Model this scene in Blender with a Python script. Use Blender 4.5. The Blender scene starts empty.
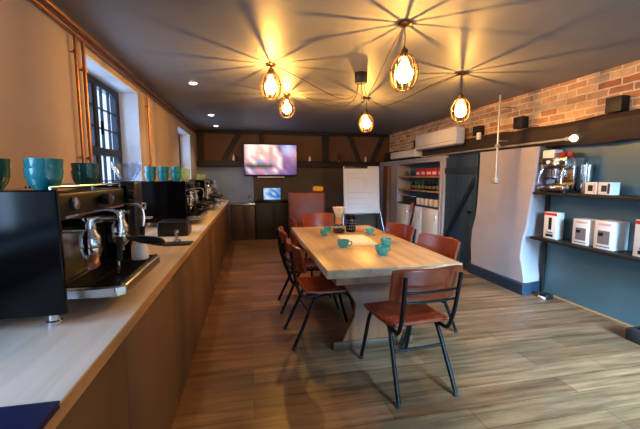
import bpy, bmesh, math, random
from mathutils import Vector, Matrix
random.seed(7)
C = bpy.context.scene.collection
PI = math.pi

# ---------------------------------------------------------------- camera, world, large lights, exposure
cam_d = bpy.data.cameras.new('camera'); cam = bpy.data.objects.new('camera', cam_d); C.objects.link(cam)
cam_d.sensor_width = 36; cam_d.lens = 345 / 640 * 36; cam_d.clip_start = .05
cam.location = (0, 0, 1.37)
cam.rotation_euler = (math.radians(90 - 6.2034), 0, math.radians(-11.5627))
bpy.context.scene.camera = cam

def rgb(r, g, b):
    f = lambda c: c / 12.92 if c <= .04045 else ((c + .055) / 1.055) ** 2.4
    return (f(r / 255), f(g / 255), f(b / 255), 1)

w = bpy.data.worlds.new('world'); bpy.context.scene.world = w; w.use_nodes = True
w.node_tree.nodes['Background'].inputs[0].default_value = (.55, .72, 1, 1)
w.node_tree.nodes['Background'].inputs[1].default_value = 2.0

def area(name, loc, rot, sx, sy, power, col):
    d = bpy.data.lights.new(name, 'AREA'); d.shape = 'RECTANGLE'; d.size = sx; d.size_y = sy
    d.energy = power; d.color = col
    o = bpy.data.objects.new(name, d); C.objects.link(o); o.location = loc; o.rotation_euler = rot
    return o
COOL = (.40, .66, 1)
area('daylight_window_mid', (-2.0, 4.5, 1.9), (0, -PI / 2, 0), 1.9, 4.2, 190, COOL)
area('daylight_window_far', (-2.0, 8.6, 1.9), (0, -PI / 2, 0), 1.9, 3.8, 110, COOL)
area('daylight_window_near', (-2.0, .50, 1.9), (0, -PI / 2, 0), 1.9, 3.0, 340, COOL)
area('rear_daylight_fill', (2.45, -1.95, 1.5), (math.radians(55), 0, math.radians(-7)), 1.5, 1.6, 440, (.36, .69, 1)).data.spread = math.radians(66)  # unseen source added behind the camera, aimed to cool the near floor

vs = bpy.context.scene.view_settings
vs.view_transform = 'Standard'; vs.look = 'None'; vs.gamma = 1; vs.use_curve_mapping = False
vs.exposure = 0.0
PENDANT_W = 46
WARM = (1, .50, .10)

# ---------------------------------------------------------------- materials
class NT:
    def __init__(s, name):
        s.m = bpy.data.materials.new(name); s.m.use_nodes = True
        s.t = s.m.node_tree; s.b = s.t.nodes['Principled BSDF']
    def n(s, kind, **kw):
        x = s.t.nodes.new(kind)
        for k, v in kw.items(): setattr(x, k, v)
        return x
    def l(s, a, b): s.t.links.new(a, b)
    def coords(s, scale=(1, 1, 1), swap=None):
        tc = s.n('ShaderNodeTexCoord'); out = tc.outputs['Object']
        if swap:
            sp = s.n('ShaderNodeSeparateXYZ'); cb = s.n('ShaderNodeCombineXYZ'); s.l(out, sp.inputs[0])
            for i, a in enumerate(swap): s.l(sp.outputs['XYZ'.index(a)], cb.inputs[i])
            out = cb.outputs[0]
        mp = s.n('ShaderNodeMapping'); mp.inputs['Scale'].default_value = scale; s.l(out, mp.inputs[0])
        return mp.outputs[0]
    def noise(s, vec, scale, detail=4, rough=.6):
        x = s.n('ShaderNodeTexNoise'); x.inputs['Scale'].default_value = scale
        x.inputs['Detail'].default_value = detail; x.inputs['Roughness'].default_value = rough
        s.l(vec, x.inputs['Vector']); return x.outputs['Fac']
    def ramp(s, fac, stops):
        r = s.n('ShaderNodeValToRGB'); e = r.color_ramp.elements
        while len(e) < len(stops): e.new(.5)
        for i, (p, c) in enumerate(stops): e[i].position = p; e[i].color = c
        s.l(fac, r.inputs[0]); return r.outputs[0]
    def mix(s, fac, a, b, mode='MIX'):
        x = s.n('ShaderNodeMix', data_type='RGBA', blend_type=mode)
        for sock, v in ((x.inputs[0], fac), (x.inputs[6], a), (x.inputs[7], b)):
            if hasattr(v, 'is_linked'): s.l(v, sock)
            else: sock.default_value = v
        return x.outputs[2]
    def bump(s, h, strength, dist=.01):
        x = s.n('ShaderNodeBump'); x.inputs['Strength'].default_value = strength; x.inputs['Distance'].default_value = dist
        s.l(h, x.inputs['Height']); s.l(x.outputs[0], s.b.inputs['Normal'])

def dk(c, k): return (c[0] * k, c[1] * k, c[2] * k, 1)
def mat(name, col, rough=.5, metal=0, var=.18, scale=6, stretch=(1, 1, 1), bump=0, spec=.5, coat=0):
    t = NT(name); v = t.coords(stretch); f = t.noise(v, scale)
    t.l(t.ramp(f, [(.3, dk(col, 1 - var)), (.7, dk(col, 1 + var))]), t.b.inputs['Base Color'])
    t.b.inputs['Roughness'].default_value = rough; t.b.inputs['Metallic'].default_value = metal
    t.b.inputs['Specular IOR Level'].default_value = spec; t.b.inputs['Coat Weight'].default_value = coat
    if bump: t.bump(f, bump)
    return t.m
def wood(name, a, b, axis=0, rough=.4, grain=14, plank=None, spec=.5):
    t = NT(name); st = [grain * 1.6] * 3; st[axis] = grain * .09
    v = t.coords(st); f = t.noise(v, 1.0, 6, .65)
    c = t.ramp(f, [(.28, a), (.72, b)])
    if plank:
        v2 = t.coords((1, 1, 1)); sp = t.n('ShaderNodeSeparateXYZ'); t.l(v2, sp.inputs[0])
        mth = t.n('ShaderNodeMath', operation='DIVIDE'); t.l(sp.outputs[plank[0]], mth.inputs[0]); mth.inputs[1].default_value = plank[1]
        fl = t.n('ShaderNodeMath', operation='FLOOR'); t.l(mth.outputs[0], fl.inputs[0])
        wn = t.n('ShaderNodeTexWhiteNoise', noise_dimensions='1D'); t.l(fl.outputs[0], wn.inputs['W'])
        c = t.mix(.5, c, t.ramp(wn.outputs['Value'], [(0, (.55, .55, .55, 1)), (1, (1.15, 1.15, 1.15, 1))]), 'MULTIPLY')
    t.l(c, t.b.inputs['Base Color']); t.b.inputs['Roughness'].default_value = rough
    t.b.inputs['Specular IOR Level'].default_value = spec
    t.bump(f, .12, .004); return t.m
def emit(name, col, s):
    t = NT(name); t.b.inputs['Base Color'].default_value = (0, 0, 0, 1)
    t.b.inputs['Emission Color'].default_value = col; t.b.inputs['Emission Strength'].default_value = s
    v = t.coords(); f = t.noise(v, 3)
    t.l(t.ramp(f, [(0, dk(col, .95)), (1, col)]), t.b.inputs['Emission Color'])
    return t.m
def glass(name, tint=(1, 1, 1, 1), gloss=.08, rough=.02):
    t = NT(name); tr = t.n('ShaderNodeBsdfTransparent'); gl = t.n('ShaderNodeBsdfGlossy'); mx = t.n('ShaderNodeMixShader')
    tr.inputs[0].default_value = tint; gl.inputs['Roughness'].default_value = rough; mx.inputs[0].default_value = gloss
    lw = t.n('ShaderNodeLayerWeight'); lw.inputs[0].default_value = .15
    ad = t.n('ShaderNodeMath', operation='MULTIPLY_ADD'); t.l(lw.outputs['Facing'], ad.inputs[0]); ad.inputs[1].default_value = .12; ad.inputs[2].default_value = gloss * .6
    t.l(ad.outputs[0], mx.inputs[0]); t.l(tr.outputs[0], mx.inputs[1]); t.l(gl.outputs[0], mx.inputs[2])
    t.l(mx.outputs[0], t.t.nodes['Material Output'].inputs[0]); return t.m

def floor_mat():
    t = NT('plank_floor'); v = t.coords((1, 1, 1)); b = t.n('ShaderNodeTexBrick'); t.l(v, b.inputs['Vector'])
    b.offset = .37; b.inputs['Scale'].default_value = 1; b.inputs['Brick Width'].default_value = 1.25; b.inputs['Row Height'].default_value = .17
    b.inputs['Mortar Size'].default_value = .0022; b.inputs['Mortar Smooth'].default_value = .3
    b.inputs['Color1'].default_value = rgb(112, 82, 56); b.inputs['Color2'].default_value = rgb(144, 112, 82); b.inputs['Mortar'].default_value = rgb(66, 44, 26)
    g = t.noise(t.coords((1.3, 18, 1)), 1.0, 7, .7); g2 = t.noise(t.coords((.8, 6, 1)), 1.0, 3)
    c = t.mix(1, b.outputs['Color'], t.ramp(g, [(.33, (.34, .29, .25, 1)), (.66, (1.32, 1.32, 1.32, 1))]), 'MULTIPLY')
    c = t.mix(.6, c, t.ramp(g2, [(.3, (.66, .62, .58, 1)), (.7, (1.2, 1.2, 1.2, 1))]), 'MULTIPLY')
    t.l(c, t.b.inputs['Base Color'])
    r = t.ramp(g, [(.2, (.30,) * 3 + (1,)), (.8, (.48,) * 3 + (1,))]); t.l(r, t.b.inputs['Roughness'])
    t.bump(g, .1, .004); return t.m
def brick_mat():
    t = NT('old_brick'); v = t.coords((1, 1, 1), 'YZX'); wob = t.n('ShaderNodeTexNoise'); wob.inputs['Scale'].default_value = 5; t.l(v, wob.inputs['Vector'])
    va = t.n('ShaderNodeVectorMath', operation='MULTIPLY_ADD'); t.l(wob.outputs['Color'], va.inputs[0]); va.inputs[1].default_value = (.035, .03, 0); t.l(v, va.inputs[2])
    b = t.n('ShaderNodeTexBrick'); t.l(va.outputs[0], b.inputs['Vector']); b.inputs['Scale'].default_value = 1
    b.inputs['Brick Width'].default_value = .225; b.inputs['Row Height'].default_value = .072; b.inputs['Mortar Size'].default_value = .009; b.inputs['Mortar Smooth'].default_value = .35
    b.inputs['Color1'].default_value = rgb(182, 118, 78); b.inputs['Color2'].default_value = rgb(222, 190, 146); b.inputs['Mortar'].default_value = rgb(232, 216, 190)
    n1 = t.noise(v, 9, 5); n2 = t.noise(v, 60, 3)
    c = t.mix(.55, b.outputs['Color'], t.ramp(n1, [(.3, (.62, .56, .5, 1)), (.7, (1.25, 1.2, 1.15, 1))]), 'MULTIPLY')
    c = t.mix(.4, c, t.ramp(n2, [(.3, (.7, .7, .7, 1)), (.7, (1.2, 1.2, 1.2, 1))]), 'MULTIPLY')
    t.l(c, t.b.inputs['Base Color']); t.b.inputs['Roughness'].default_value = .9
    inv = t.n('ShaderNodeMath', operation='SUBTRACT'); inv.inputs[0].default_value = 1; t.l(b.outputs['Fac'], inv.inputs[1])
    t.bump(inv.outputs[0], .7, .012); return t.m
def bulb_mat():
    t = NT('glowing_bulb'); tr = t.n('ShaderNodeBsdfTransparent'); em = t.n('ShaderNodeEmission'); ad = t.n('ShaderNodeAddShader')
    em.inputs[0].default_value = (1, .72, .36, 1); em.inputs[1].default_value = 7
    tr.inputs[0].default_value = (.9, .85, .75, 1)
    t.l(tr.outputs[0], ad.inputs[0]); t.l(em.outputs[0], ad.inputs[1]); t.l(ad.outputs[0], t.t.nodes['Material Output'].inputs[0]); return t.m
def pic_mat(name, s):
    t = NT(name); a = t.n('ShaderNodeAttribute', attribute_name='pic'); v = t.coords(); f = t.noise(v, 40, 2)
    t.b.inputs['Base Color'].default_value = (.01, .01, .01, 1); t.b.inputs['Roughness'].default_value = .2
    c = t.mix(.08, a.outputs['Color'], t.ramp(f, [(.3, (.6, .6, .6, 1)), (.7, (1.2, 1.2, 1.2, 1))]), 'MULTIPLY')
    t.l(c, t.b.inputs['Emission Color']); t.b.inputs['Emission Strength'].default_value = s; return t.m

M = dict(
    floor=floor_mat(), brick=brick_mat(),
    ceiling=mat('ceiling_paint', rgb(118, 117, 120), .5, var=.05, scale=2),
    tanwall=mat('tan_plaster', rgb(164, 148, 142), .85, var=.06, scale=1.6, bump=.12),
    reveal=mat('white_plaster', rgb(205, 210, 220), .8, var=.04),
    lilac=mat('pale_plaster', rgb(160, 154, 160), .85, var=.05, scale=3, bump=.25),
    teal_wall=mat('teal_paint', rgb(70, 98, 108), .34, var=.12, scale=1.2),
    slate=mat('slate_paint', rgb(118, 132, 152), .6, var=.08), taupe=mat('taupe_paint', rgb(84, 70, 56), .7, var=.12),
    brown_infill=mat('brown_infill', rgb(104, 70, 42), .8, var=.2, scale=3, bump=.2),
    beam=wood('dark_oak_beam', rgb(24, 17, 12), rgb(66, 47, 34), 1, .7, 10), beam_x=wood('dark_oak_rail', rgb(20, 14, 10), rgb(50, 36, 26), 0, .7, 10),
    navy=mat('navy_paint', rgb(28, 46, 64), .45, var=.18, scale=4), navy_door=wood('navy_boards', rgb(26, 46, 66), rgb(44, 70, 92), 2, .5, 12),
    frame=mat('blue_black_iron', rgb(12, 20, 38), .5, var=.2, spec=.3), pane=glass('window_pane'),
    copper=mat('copper_pipe', rgb(176, 120, 90), .34, 1, var=.2, scale=9), steel=mat('brushed_steel', rgb(196, 198, 202), .22, 1, var=.08, scale=30),
    chrome=mat('chrome', rgb(232, 234, 238), .12, 1, var=.03), conduit=mat('galvanised_steel', rgb(200, 196, 190), .4, .6, var=.1),
    black=mat('black_plastic', rgb(18, 18, 20), .35, var=.2), blackgloss=mat('black_gloss_panel', rgb(5, 6, 9), .12, var=.1, spec=.2),
    blacksteel=mat('black_steel', rgb(13, 13, 14), .42, 0, var=.2, spec=.18), matblack=mat('matt_black', rgb(16, 15, 15), .6, var=.2),
    leather=mat('tan_red_leather', rgb(122, 50, 26), .24, var=.25, scale=9, bump=.08), leather_dk=mat('dark_brown_leather', rgb(116, 52, 30), .42, var=.22, scale=6, bump=.08),
    oak=wood('oak_tabletop', rgb(172, 138, 102), rgb(220, 194, 158), 1, .35, 12, plank=(0, .16)), oak_shade=wood('shaded_oak', rgb(96, 50, 22), rgb(138, 80, 36), 2, .45, 10),  # shade under the table is put into the darker oak of its base
    oak_dk=wood('dark_oak_foot', rgb(56, 36, 22), rgb(88, 58, 34), 0, .5, 10),
    worktop=wood('pale_worktop', rgb(184, 172, 160), rgb(214, 204, 192), 1, .42, 7), ply=wood('worktop_edge', rgb(150, 108, 64), rgb(196, 150, 96), 1, .5, 9),
    cab=wood('tan_cabinet_board', rgb(92, 66, 40), rgb(112, 82, 52), 2, .5, 5), walnut=wood('walnut_handle', rgb(82, 40, 22), rgb(130, 70, 40), 0, .4, 30),
    darkcab=wood('dark_brown_board', rgb(48, 30, 18), rgb(72, 46, 28), 2, .45, 8), teal=mat('teal_glaze', rgb(58, 158, 142), .18, var=.1, coat=.4),
    teal_dk=mat('dark_green_glaze', rgb(28, 84, 70), .2, var=.15, coat=.4), teal_bl=mat('turquoise_glaze', rgb(30, 124, 130), .2, var=.1, coat=.4),
    sage=mat('sage_glaze', rgb(150, 184, 150), .25, var=.1), white=mat('white_card', rgb(226, 226, 228), .55, var=.04), white_pl=mat('white_plastic', rgb(232, 226, 216), .4, var=.03),
    red=mat('red_print', rgb(196, 36, 34), .5, var=.15), grey=mat('grey_print', rgb(116, 112, 116), .55, var=.1), pink=mat('pale_print', rgb(208, 178, 180), .6, var=.1),
    paper=mat('paper', rgb(232, 224, 206), .7, var=.03), board=mat('white_board', rgb(188, 194, 206), .35, var=.03), ink=mat('faint_marker', rgb(150, 158, 176), .6, var=.1),
    coffee=mat('coffee', rgb(40, 18, 10), .1, var=.1), clear=glass('clear_glass', (.93, .96, .96, 1), .05), hopper=glass('clear_hopper', (.86, .91, .98, 1), .22, .1),
    filt=mat('paper_filter', rgb(226, 206, 170), .8, var=.05), collar=wood('wood_collar', rgb(170, 106, 54), rgb(204, 140, 80), 2, .4, 16),
    yellow=mat('yellow_cloth', rgb(226, 168, 24), .7, var=.1), greycloth=mat('grey_cloth', rgb(112, 108, 104), .9, var=.15, bump=.2), rubber=mat('black_rubber', rgb(22, 22, 24), .8, var=.1),
    bulb=bulb_mat(), led=emit('downlight_led', (1, .93, .82, 1), 14), spot=emit('lit_bulb', (1, .86, .62, 1), 3.2), brass=mat('aged_brass', rgb(120, 84, 46), .35, .9, var=.2), cagewire=mat('bronze_wire', rgb(110, 82, 52), .35, .9, var=.15),
    tv=pic_mat('television_picture', 1.05), tablet=pic_mat('tablet_picture', 1.0), green_gl=mat('green_bottle', rgb(40, 70, 44), .15, var=.2), blue_lit_black=mat('blue_lit_case', rgb(14, 30, 72), .35, var=.15),  # laptop case is black, with blue daylight put into its colour
    post=wood('brown_post', rgb(96, 56, 30), rgb(138, 84, 46), 2, .6, 8), silverleg=mat('silver_leg', rgb(170, 174, 182), .3, .8, var=.05),
)

# ---------------------------------------------------------------- mesh helpers
class MB:
    def __init__(s): s.bm = bmesh.new()
    def box(s, x0, x1, y0, y1, z0, z1, bev=0, seg=2):
        r = bmesh.ops.create_cube(s.bm, size=1)['verts']
        for v in r:
            v.co = Vector(((x0 + x1) / 2 + v.co.x * (x1 - x0), (y0 + y1) / 2 + v.co.y * (y1 - y0), (z0 + z1) / 2 + v.co.z * (z1 - z0)))
        if bev:
            es = list({e for v in r for e in v.link_edges})
            bmesh.ops.bevel(s.bm, geom=r + es, offset=bev, segments=seg, affect='EDGES', profile=.5)
        return s
    def cyl(s, p0, p1, r0, r1=None, seg=16):
        r1 = r0 if r1 is None else r1
        return s.tube([p0, p1], [r0, r1], seg)
    def tube(s, pts, r, seg=8, closed=False):
        P = [Vector(p) for p in pts]; n = len(P); rs = r if isinstance(r, (list, tuple)) else [r] * n
        T = []
        for i in range(n):
            a = P[(i - 1) % n] if (closed or i) else P[0]; b = P[(i + 1) % n] if (closed or i < n - 1) else P[-1]
            T.append((b - a).normalized())
        u = T[0].orthogonal().normalized(); rings = []
        for i in range(n):
            u = (u - T[i] * u.dot(T[i])).normalized(); v = T[i].cross(u)
            rings.append([s.bm.verts.new(P[i] + (u * math.cos(2 * PI * k / seg) + v * math.sin(2 * PI * k / seg)) * rs[i]) for k in range(seg)])
        for i in range(n if closed else n - 1):
            A, B = rings[i], rings[(i + 1) % n]
            for k in range(seg): s.bm.faces.new((A[k], A[(k + 1) % seg], B[(k + 1) % seg], B[k]))
        if not closed:
            s.bm.faces.new(rings[0][::-1]); s.bm.faces.new(rings[-1])
        return s
    def lathe(s, prof, c=(0, 0, 0), seg=24, axis='z'):
        rings = []
        for r, z in prof:
            ring = []
            for k in range(seg):
                a = 2 * PI * k / seg; p = (r * math.cos(a), r * math.sin(a), z)
                if axis == 'x': p = (p[2], p[0], p[1])
                if axis == 'y': p = (p[1], p[2], p[0])
                ring.append(s.bm.verts.new(Vector(p) + Vector(c)))
            rings.append(ring)
        for A, B in zip(rings, rings[1:]):
            for k in range(seg): s.bm.faces.new((A[k], A[(k + 1) % seg], B[(k + 1) % seg], B[k]))
        s.bm.faces.new(rings[0][::-1]); s.bm.faces.new(rings[-1]); return s
    def prism(s, poly, axis, a, b):
        def P(u, v, t): return {'x': (t, u, v), 'y': (u, t, v), 'z': (u, v, t)}[axis]
        A = [s.bm.verts.new(P(u, v, a)) for u, v in poly]; B = [s.bm.verts.new(P(u, v, b)) for u, v in poly]; n = len(poly)
        s.bm.faces.new(A[::-1]); s.bm.faces.new(B)
        for k in range(n): s.bm.faces.new((A[k], A[(k + 1) % n], B[(k + 1) % n], B[k]))
        return s
    def sheet(s, fn, nu, nv, th):
        top = [[Vector(fn(i / nu, j / nv)) for j in range(nv + 1)] for i in range(nu + 1)]
        def nrm(i, j):
            a = top[min(i + 1, nu)][j] - top[max(i - 1, 0)][j]; b = top[i][min(j + 1, nv)] - top[i][max(j - 1, 0)]
            return a.cross(b).normalized()
        V = [[s.bm.verts.new(top[i][j]) for j in range(nv + 1)] for i in range(nu + 1)]
        W = [[s.bm.verts.new(top[i][j] - nrm(i, j) * th) for j in range(nv + 1)] for i in range(nu + 1)]
        for i in range(nu):
            for j in range(nv):
                s.bm.faces.new((V[i][j], V[i + 1][j], V[i + 1][j + 1], V[i][j + 1])); s.bm.faces.new((W[i][j], W[i][j + 1], W[i + 1][j + 1], W[i + 1][j]))
        for i in range(nu):
            s.bm.faces.new((V[i][0], W[i][0], W[i + 1][0], V[i + 1][0])); s.bm.faces.new((V[i][nv], V[i + 1][nv], W[i + 1][nv], W[i][nv]))
        for j in range(nv):
            s.bm.faces.new((V[0][j], V[0][j + 1], W[0][j + 1], W[0][j])); s.bm.faces.new((V[nu][j], W[nu][j], W[nu][j + 1], V[nu][j + 1]))
        return s
    def xf(s, m): bmesh.ops.transform(s.bm, matrix=m, verts=s.bm.verts); return s
    def build(s, name, m, parent=None, label=None, bevel=0, smooth=True, loc=None):
        bmesh.ops.recalc_face_normals(s.bm, faces=s.bm.faces)
        me = bpy.data.meshes.new(name); s.bm.to_mesh(me); s.bm.free()
        me.materials.append(M[m] if isinstance(m, str) else m)
        if smooth:
            me.polygons.foreach_set('use_smooth', [True] * len(me.polygons)); me.set_sharp_from_angle(angle=math.radians(38))
        o = bpy.data.objects.new(name, me); C.objects.link(o)
        if parent: o.parent = parent
        if loc: o.location = loc
        if label: o['label'] = label
        if bevel:
            b = o.modifiers.new('bevel', 'BEVEL'); b.width = bevel; b.segments = 2; b.limit_method = 'ANGLE'
        return o
def box(*a, **k): return MB().box(*a, **k)
def crv(pts, n=6):
    P = [Vector(p) for p in pts]; out = []
    for i in range(len(P) - 1):
        a, b, c, d = P[max(i - 1, 0)], P[i], P[i + 1], P[min(i + 2, len(P) - 1)]
        for k in range(n):
            t = k / n
            out.append(.5 * ((2 * b) + (c - a) * t + (2 * a - 5 * b + 4 * c - d) * t * t + (3 * b - a - 3 * c + d) * t ** 3))
    return out + [P[-1]]
def thing(name, label, cat, loc=(0, 0, 0), rz=0, group=None):
    o = bpy.data.objects.new(name, None); C.objects.link(o); o.empty_display_size = .1
    o.location = loc; o.rotation_euler = (0, 0, rz); o['label'] = label; o['category'] = cat
    if group: o['group'] = group
    return o
def tag(o, label, cat, group=None):
    o['label'] = label; o['category'] = cat
    if group: o['group'] = group
    return o
def struct(o): o['kind'] = 'structure'; return o
def sgroup(name):
    o = bpy.data.objects.new(name, None); C.objects.link(o); o['kind'] = 'structure'; return o
def dup(root, loc, rz=0, label=None, group=None, scale=None, mats=None):
    r = root.copy(); C.objects.link(r); r.location = loc; r.rotation_euler = (0, 0, rz)
    if label: r['label'] = label
    if group: r['group'] = group
    if scale: r.scale = (scale,) * 3
    def put(c):
        if mats and c.type == 'MESH' and c.data.materials[0].name in mats:
            key = c.data.name + mats[c.data.materials[0].name]
            if key not in bpy.data.meshes:
                d = c.data.copy(); d.name = key; d.materials[0] = M[mats[c.data.materials[0].name]]
            c.data = bpy.data.meshes[key]
    for ch in list(root.children):
        c = ch.copy(); C.objects.link(c); c.parent = r; put(c)
        for g in list(ch.children):
            d = g.copy(); C.objects.link(d); d.parent = c; put(d)
    return r

# ---------------------------------------------------------------- the setting
XL, XR, YB, YF, H = -1.12, 3.42, 8.10, -1.70, 2.40
struct(box(XL - .35, XR + .3, YF - .2, YB + .2, -.1, 0).build('floor', 'floor'))
struct(box(XL - .35, XR + .3, YF - .2, YB + .2, H, H + .1).build('ceiling', 'ceiling'))
WIN = [(-.40, 1.10, 1.0, 2.245), (2.77, 4.03, 1.02, 2.245), (6.10, 7.27, 1.02, 2.20)]
wl = MB(); y = YF
for (a, b, z0, z1) in WIN:
    wl.box(XL - .27, XL, y, a, 0, H); wl.box(XL - .27, XL, a, b, 0, z0); wl.box(XL - .27, XL, a, b, z1, H); y = b
wl.box(XL - .27, XL, y, YB, 0, H)
struct(wl.build('wall_left', 'tanwall'))
for i, (a, b, z0, z1) in enumerate(WIN):                      # casements set into white plastered reveals
    g = sgroup('window_%d' % (i + 1)); e = .012
    r = MB(); r.box(XL - .20, XL - .002, a, a + e, z0, z1); r.box(XL - .20, XL - .002, b - e, b, z0, z1); r.box(XL - .20, XL - .002, a + e, b - e, z1 - e, z1); r.build('reveal', 'reveal', g)
    box(XL - .20, XL + .02, a + e, b - e, z0, z0 + .03, bev=.006).build('sill', 'reveal', g)
    a, b, z0, z1 = a + e, b - e, z0 + .03, z1 - e
    xa, xb = XL - .25, XL - .18
    f = MB(); f.box(xa, xb, a, a + .055, z0, z1); f.box(xa, xb, b - .055, b, z0, z1); f.box(xa, xb, a + .055, b - .055, z0, z0 + .05); f.box(xa, xb, a + .055, b - .055, z1 - .06, z1)
    f.build('window_frame', 'frame', g, bevel=.006)
    zt = 1.60; my = a + (b - a) * .53
    box(xa - .005, xb + .008, a + .055, b - .055, zt - .035, zt + .035, bev=.006).build('transom', 'frame', g)
    box(xa - .005, xb + .005, my - .035, my + .035, z0 + .05, z1 - .06, bev=.006).build('mullion', 'frame', g)
    gb = MB()
    for (ya, yb) in ((a + .055, my - .035), (my + .035, b - .055)):
        for (za, zb, rows) in ((z0 + .05, zt - .035, 2), (zt + .035, z1 - .06, 3)):
            gb.box(xa + .02, xb - .005, ya, ya + .022, za, zb); gb.box(xa + .02, xb - .005, yb - .022, yb, za, zb)
            for k in range(1, 3):
                q = ya + (yb - ya) * k / 3; gb.box(xa + .028, xb - .018, q - .006, q + .006, za, zb)
            for k in range(1, rows):
                q = za + (zb - za) * k / rows; gb.box(xa + .027, xb - .017, ya, yb, q - .006, q + .006)
    gb.build('glazing_bars', 'frame', g)
    box(xa + .033, xa + .037, a + .055, b - .055, z0 + .05, z1 - .06).build('pane', 'pane', g)
    box(xb + .003, xb + .03, my + .06, my + .075, 1.75, 1.87, bev=.004).build('casement_stay', 'frame', g)

struct(box(XL, XR, YB, YB + .2, 0, H).build('wall_back', 'taupe'))
# rear wall behind the camera with an unseen opening added for the rear fill light
wr = MB(); wr.box(XL, 1.5, YF - .2, YF, 0, H); wr.box(3.3, XR, YF - .2, YF, 0, H); wr.box(1.5, 3.3, YF - .2, YF, 2.3, H); struct(wr.build('wall_rear', 'lilac'))

# back wall: painted panel, brown infill and dark timber framing
struct(box(XL + .001, .10, YB - .015, YB, 0, 1.60).build('trim_1', 'slate'))
struct(box(XL + .001, XR - .12, YB - .012, YB, 1.74, 2.34).build('trim_2', 'brown_infill'))
struct(box(XL + .001, XR - .11, YB - .10, YB, 1.59, 1.735, bev=.012).build('trim_3', 'beam_x'))
struct(box(XL + .001, XR - .11, YB - .08, YB, 2.33, 2.40, bev=.01).build('trim_4', 'beam_x'))
def stud(n, x0, x1, wd=.06):
    struct(MB().prism([(x0 - wd, 1.735), (x0 + wd, 1.735), (x1 + wd, 2.335), (x1 - wd, 2.335)], 'y', YB - .05, YB).build('trim_%d' % n, 'beam_x', bevel=.006))
stud(5, -1.02, -1.02); stud(6, -.55, -.20); stud(7, .30, .30, .05); stud(8, 1.78, 1.78, .07); stud(9, 2.62, 2.38); stud(10, 2.95, 3.20, .07)

# right wall: brick above, oak beam, door, plastered pier and painted alcove
XP = 3.12
struct(box(XR - .02, XR + .28, YF, YB, 1.90, H).build('wall_right_brick', 'brick'))
struct(box(XR, XR + .28, YF, 3.48, 0, 1.90).build('wall_right', 'teal_wall'))
bm_ = MB()
ys = [YF + (YB - YF) * k / 44 for k in range(45)]
rb = random.Random(3)
prof = [(rb.uniform(-.012, .012), rb.uniform(-.014, .014), rb.uniform(-.012, .012)) for _ in ys]
rings = [[bm_.bm.verts.new(p) for p in ((XR + .05, yy, 1.70), (3.30 + a, yy, 1.695 + b), (3.27 + c, yy, 1.76), (3.275 - a, yy, 1.90), (3.31 + b, yy, 1.955 + c), (XR + .05, yy, 1.96))] for yy, (a, b, c) in zip(ys, prof)]
for A, B in zip(rings, rings[1:]):
    for k in range(6): bm_.bm.faces.new((A[k], A[(k + 1) % 6], B[(k + 1) % 6], B[k]))
bm_.bm.faces.new(rings[0]); bm_.bm.faces.new(rings[-1][::-1])
struct(bm_.build('trim_11', 'beam', bevel=.01))
# plastered pier with wavy edges
pier = MB(); zs = [0, .2, .42, .62, .80, .98, 1.15, 1.32, 1.5, 1.71]
yn = [3.37, 3.39, 3.45, 3.44, 3.40, 3.385, 3.37, 3.36, 3.35, 3.345]; yf = [4.36, 4.36, 4.375, 4.36, 4.315, 4.30, 4.30, 4.305, 4.31, 4.32]
xp = [3.14, 3.135, 3.13, 3.13, 3.14, 3.145, 3.15, 3.16, 3.165, 3.17]
R = [[pier.bm.verts.new(p) for p in ((XR + .25, 3.49, z), (xp[i] + .02, yn[i] - .005, z), (xp[i], yn[i] + .012, z), (xp[i] - .02, (yn[i] + yf[i]) / 2, z), (xp[i] - .02, yf[i] - .015, z), (xp[i], yf[i], z), (XR + .25, yf[i], z))] for i, z in enumerate(zs)]
for A, B in zip(R, R[1:]):
    for k in range(7): pier.bm.faces.new((A[k], A[(k + 1) % 7], B[(k + 1) % 7], B[k]))
pier.bm.faces.new(R[0]); pier.bm.faces.new(R[-1][::-1])
struct(pier.build('wall_right_pier', 'lilac'))
bb = MB(); bb.box(3.075, 3.19, 3.33, 4.36, 0, .13); bb.prism([(3.10, 3.33), (XR, 3.42), (XR, 3.47), (3.10, 3.36)], 'z', 0, .13); struct(bb.build('baseboard_right', 'navy', bevel=.006))
struct(box(XR - .012, XR, YF, 3.42, 0, .012).build('baseboard_alcove', 'ply'))
# plank door
dr = sgroup('door_1'); pl = MB()
for k in range(5): pl.box(3.15, 3.185, 4.36 + k * .158, 4.36 + (k + 1) * .158 - .006, .02, 1.68)
pl.build('planks', 'navy_door', dr, bevel=.004)
MB().prism([(4.40, .95 + .42), (4.40, .95 + .30), (5.10, .28), (5.10, .40)], 'x', 3.125, 3.15).build('brace', 'frame', dr, bevel=.004)
lg = MB(); lg.box(3.125, 3.15, 4.37, 5.14, 1.42, 1.52); lg.box(3.125, 3.15, 4.37, 5.14, .16, .26); lg.build('ledges', 'navy', dr, bevel=.004)
MB().lathe([(.001, 0), (.012, 0), (.012, -.03), (.026, -.035), (.026, -.055), (.001, -.06)], (3.15, 4.45, .86), 12, 'x').build('door_knob', 'blacksteel', dr)
struct(box(3.19, XR + .25, 4.30, 5.16, 0, 1.72).build('wall_right_doorway', 'navy'))
# far plastered wall with the shelf recess
fw = MB(); fw.box(XP, XR + .25, 5.15, 5.22, 0, 1.72); fw.box(XP, XR + .25, 6.98, YB, 0, 1.72); fw.box(XP + .30, XR + .25, 5.22, 6.98, 0, 1.72); fw.box(XP, XR + .25, 5.22, 6.98, 1.67, 1.72)
struct(fw.build('wall_right_far', 'lilac', bevel=.01))

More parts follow.
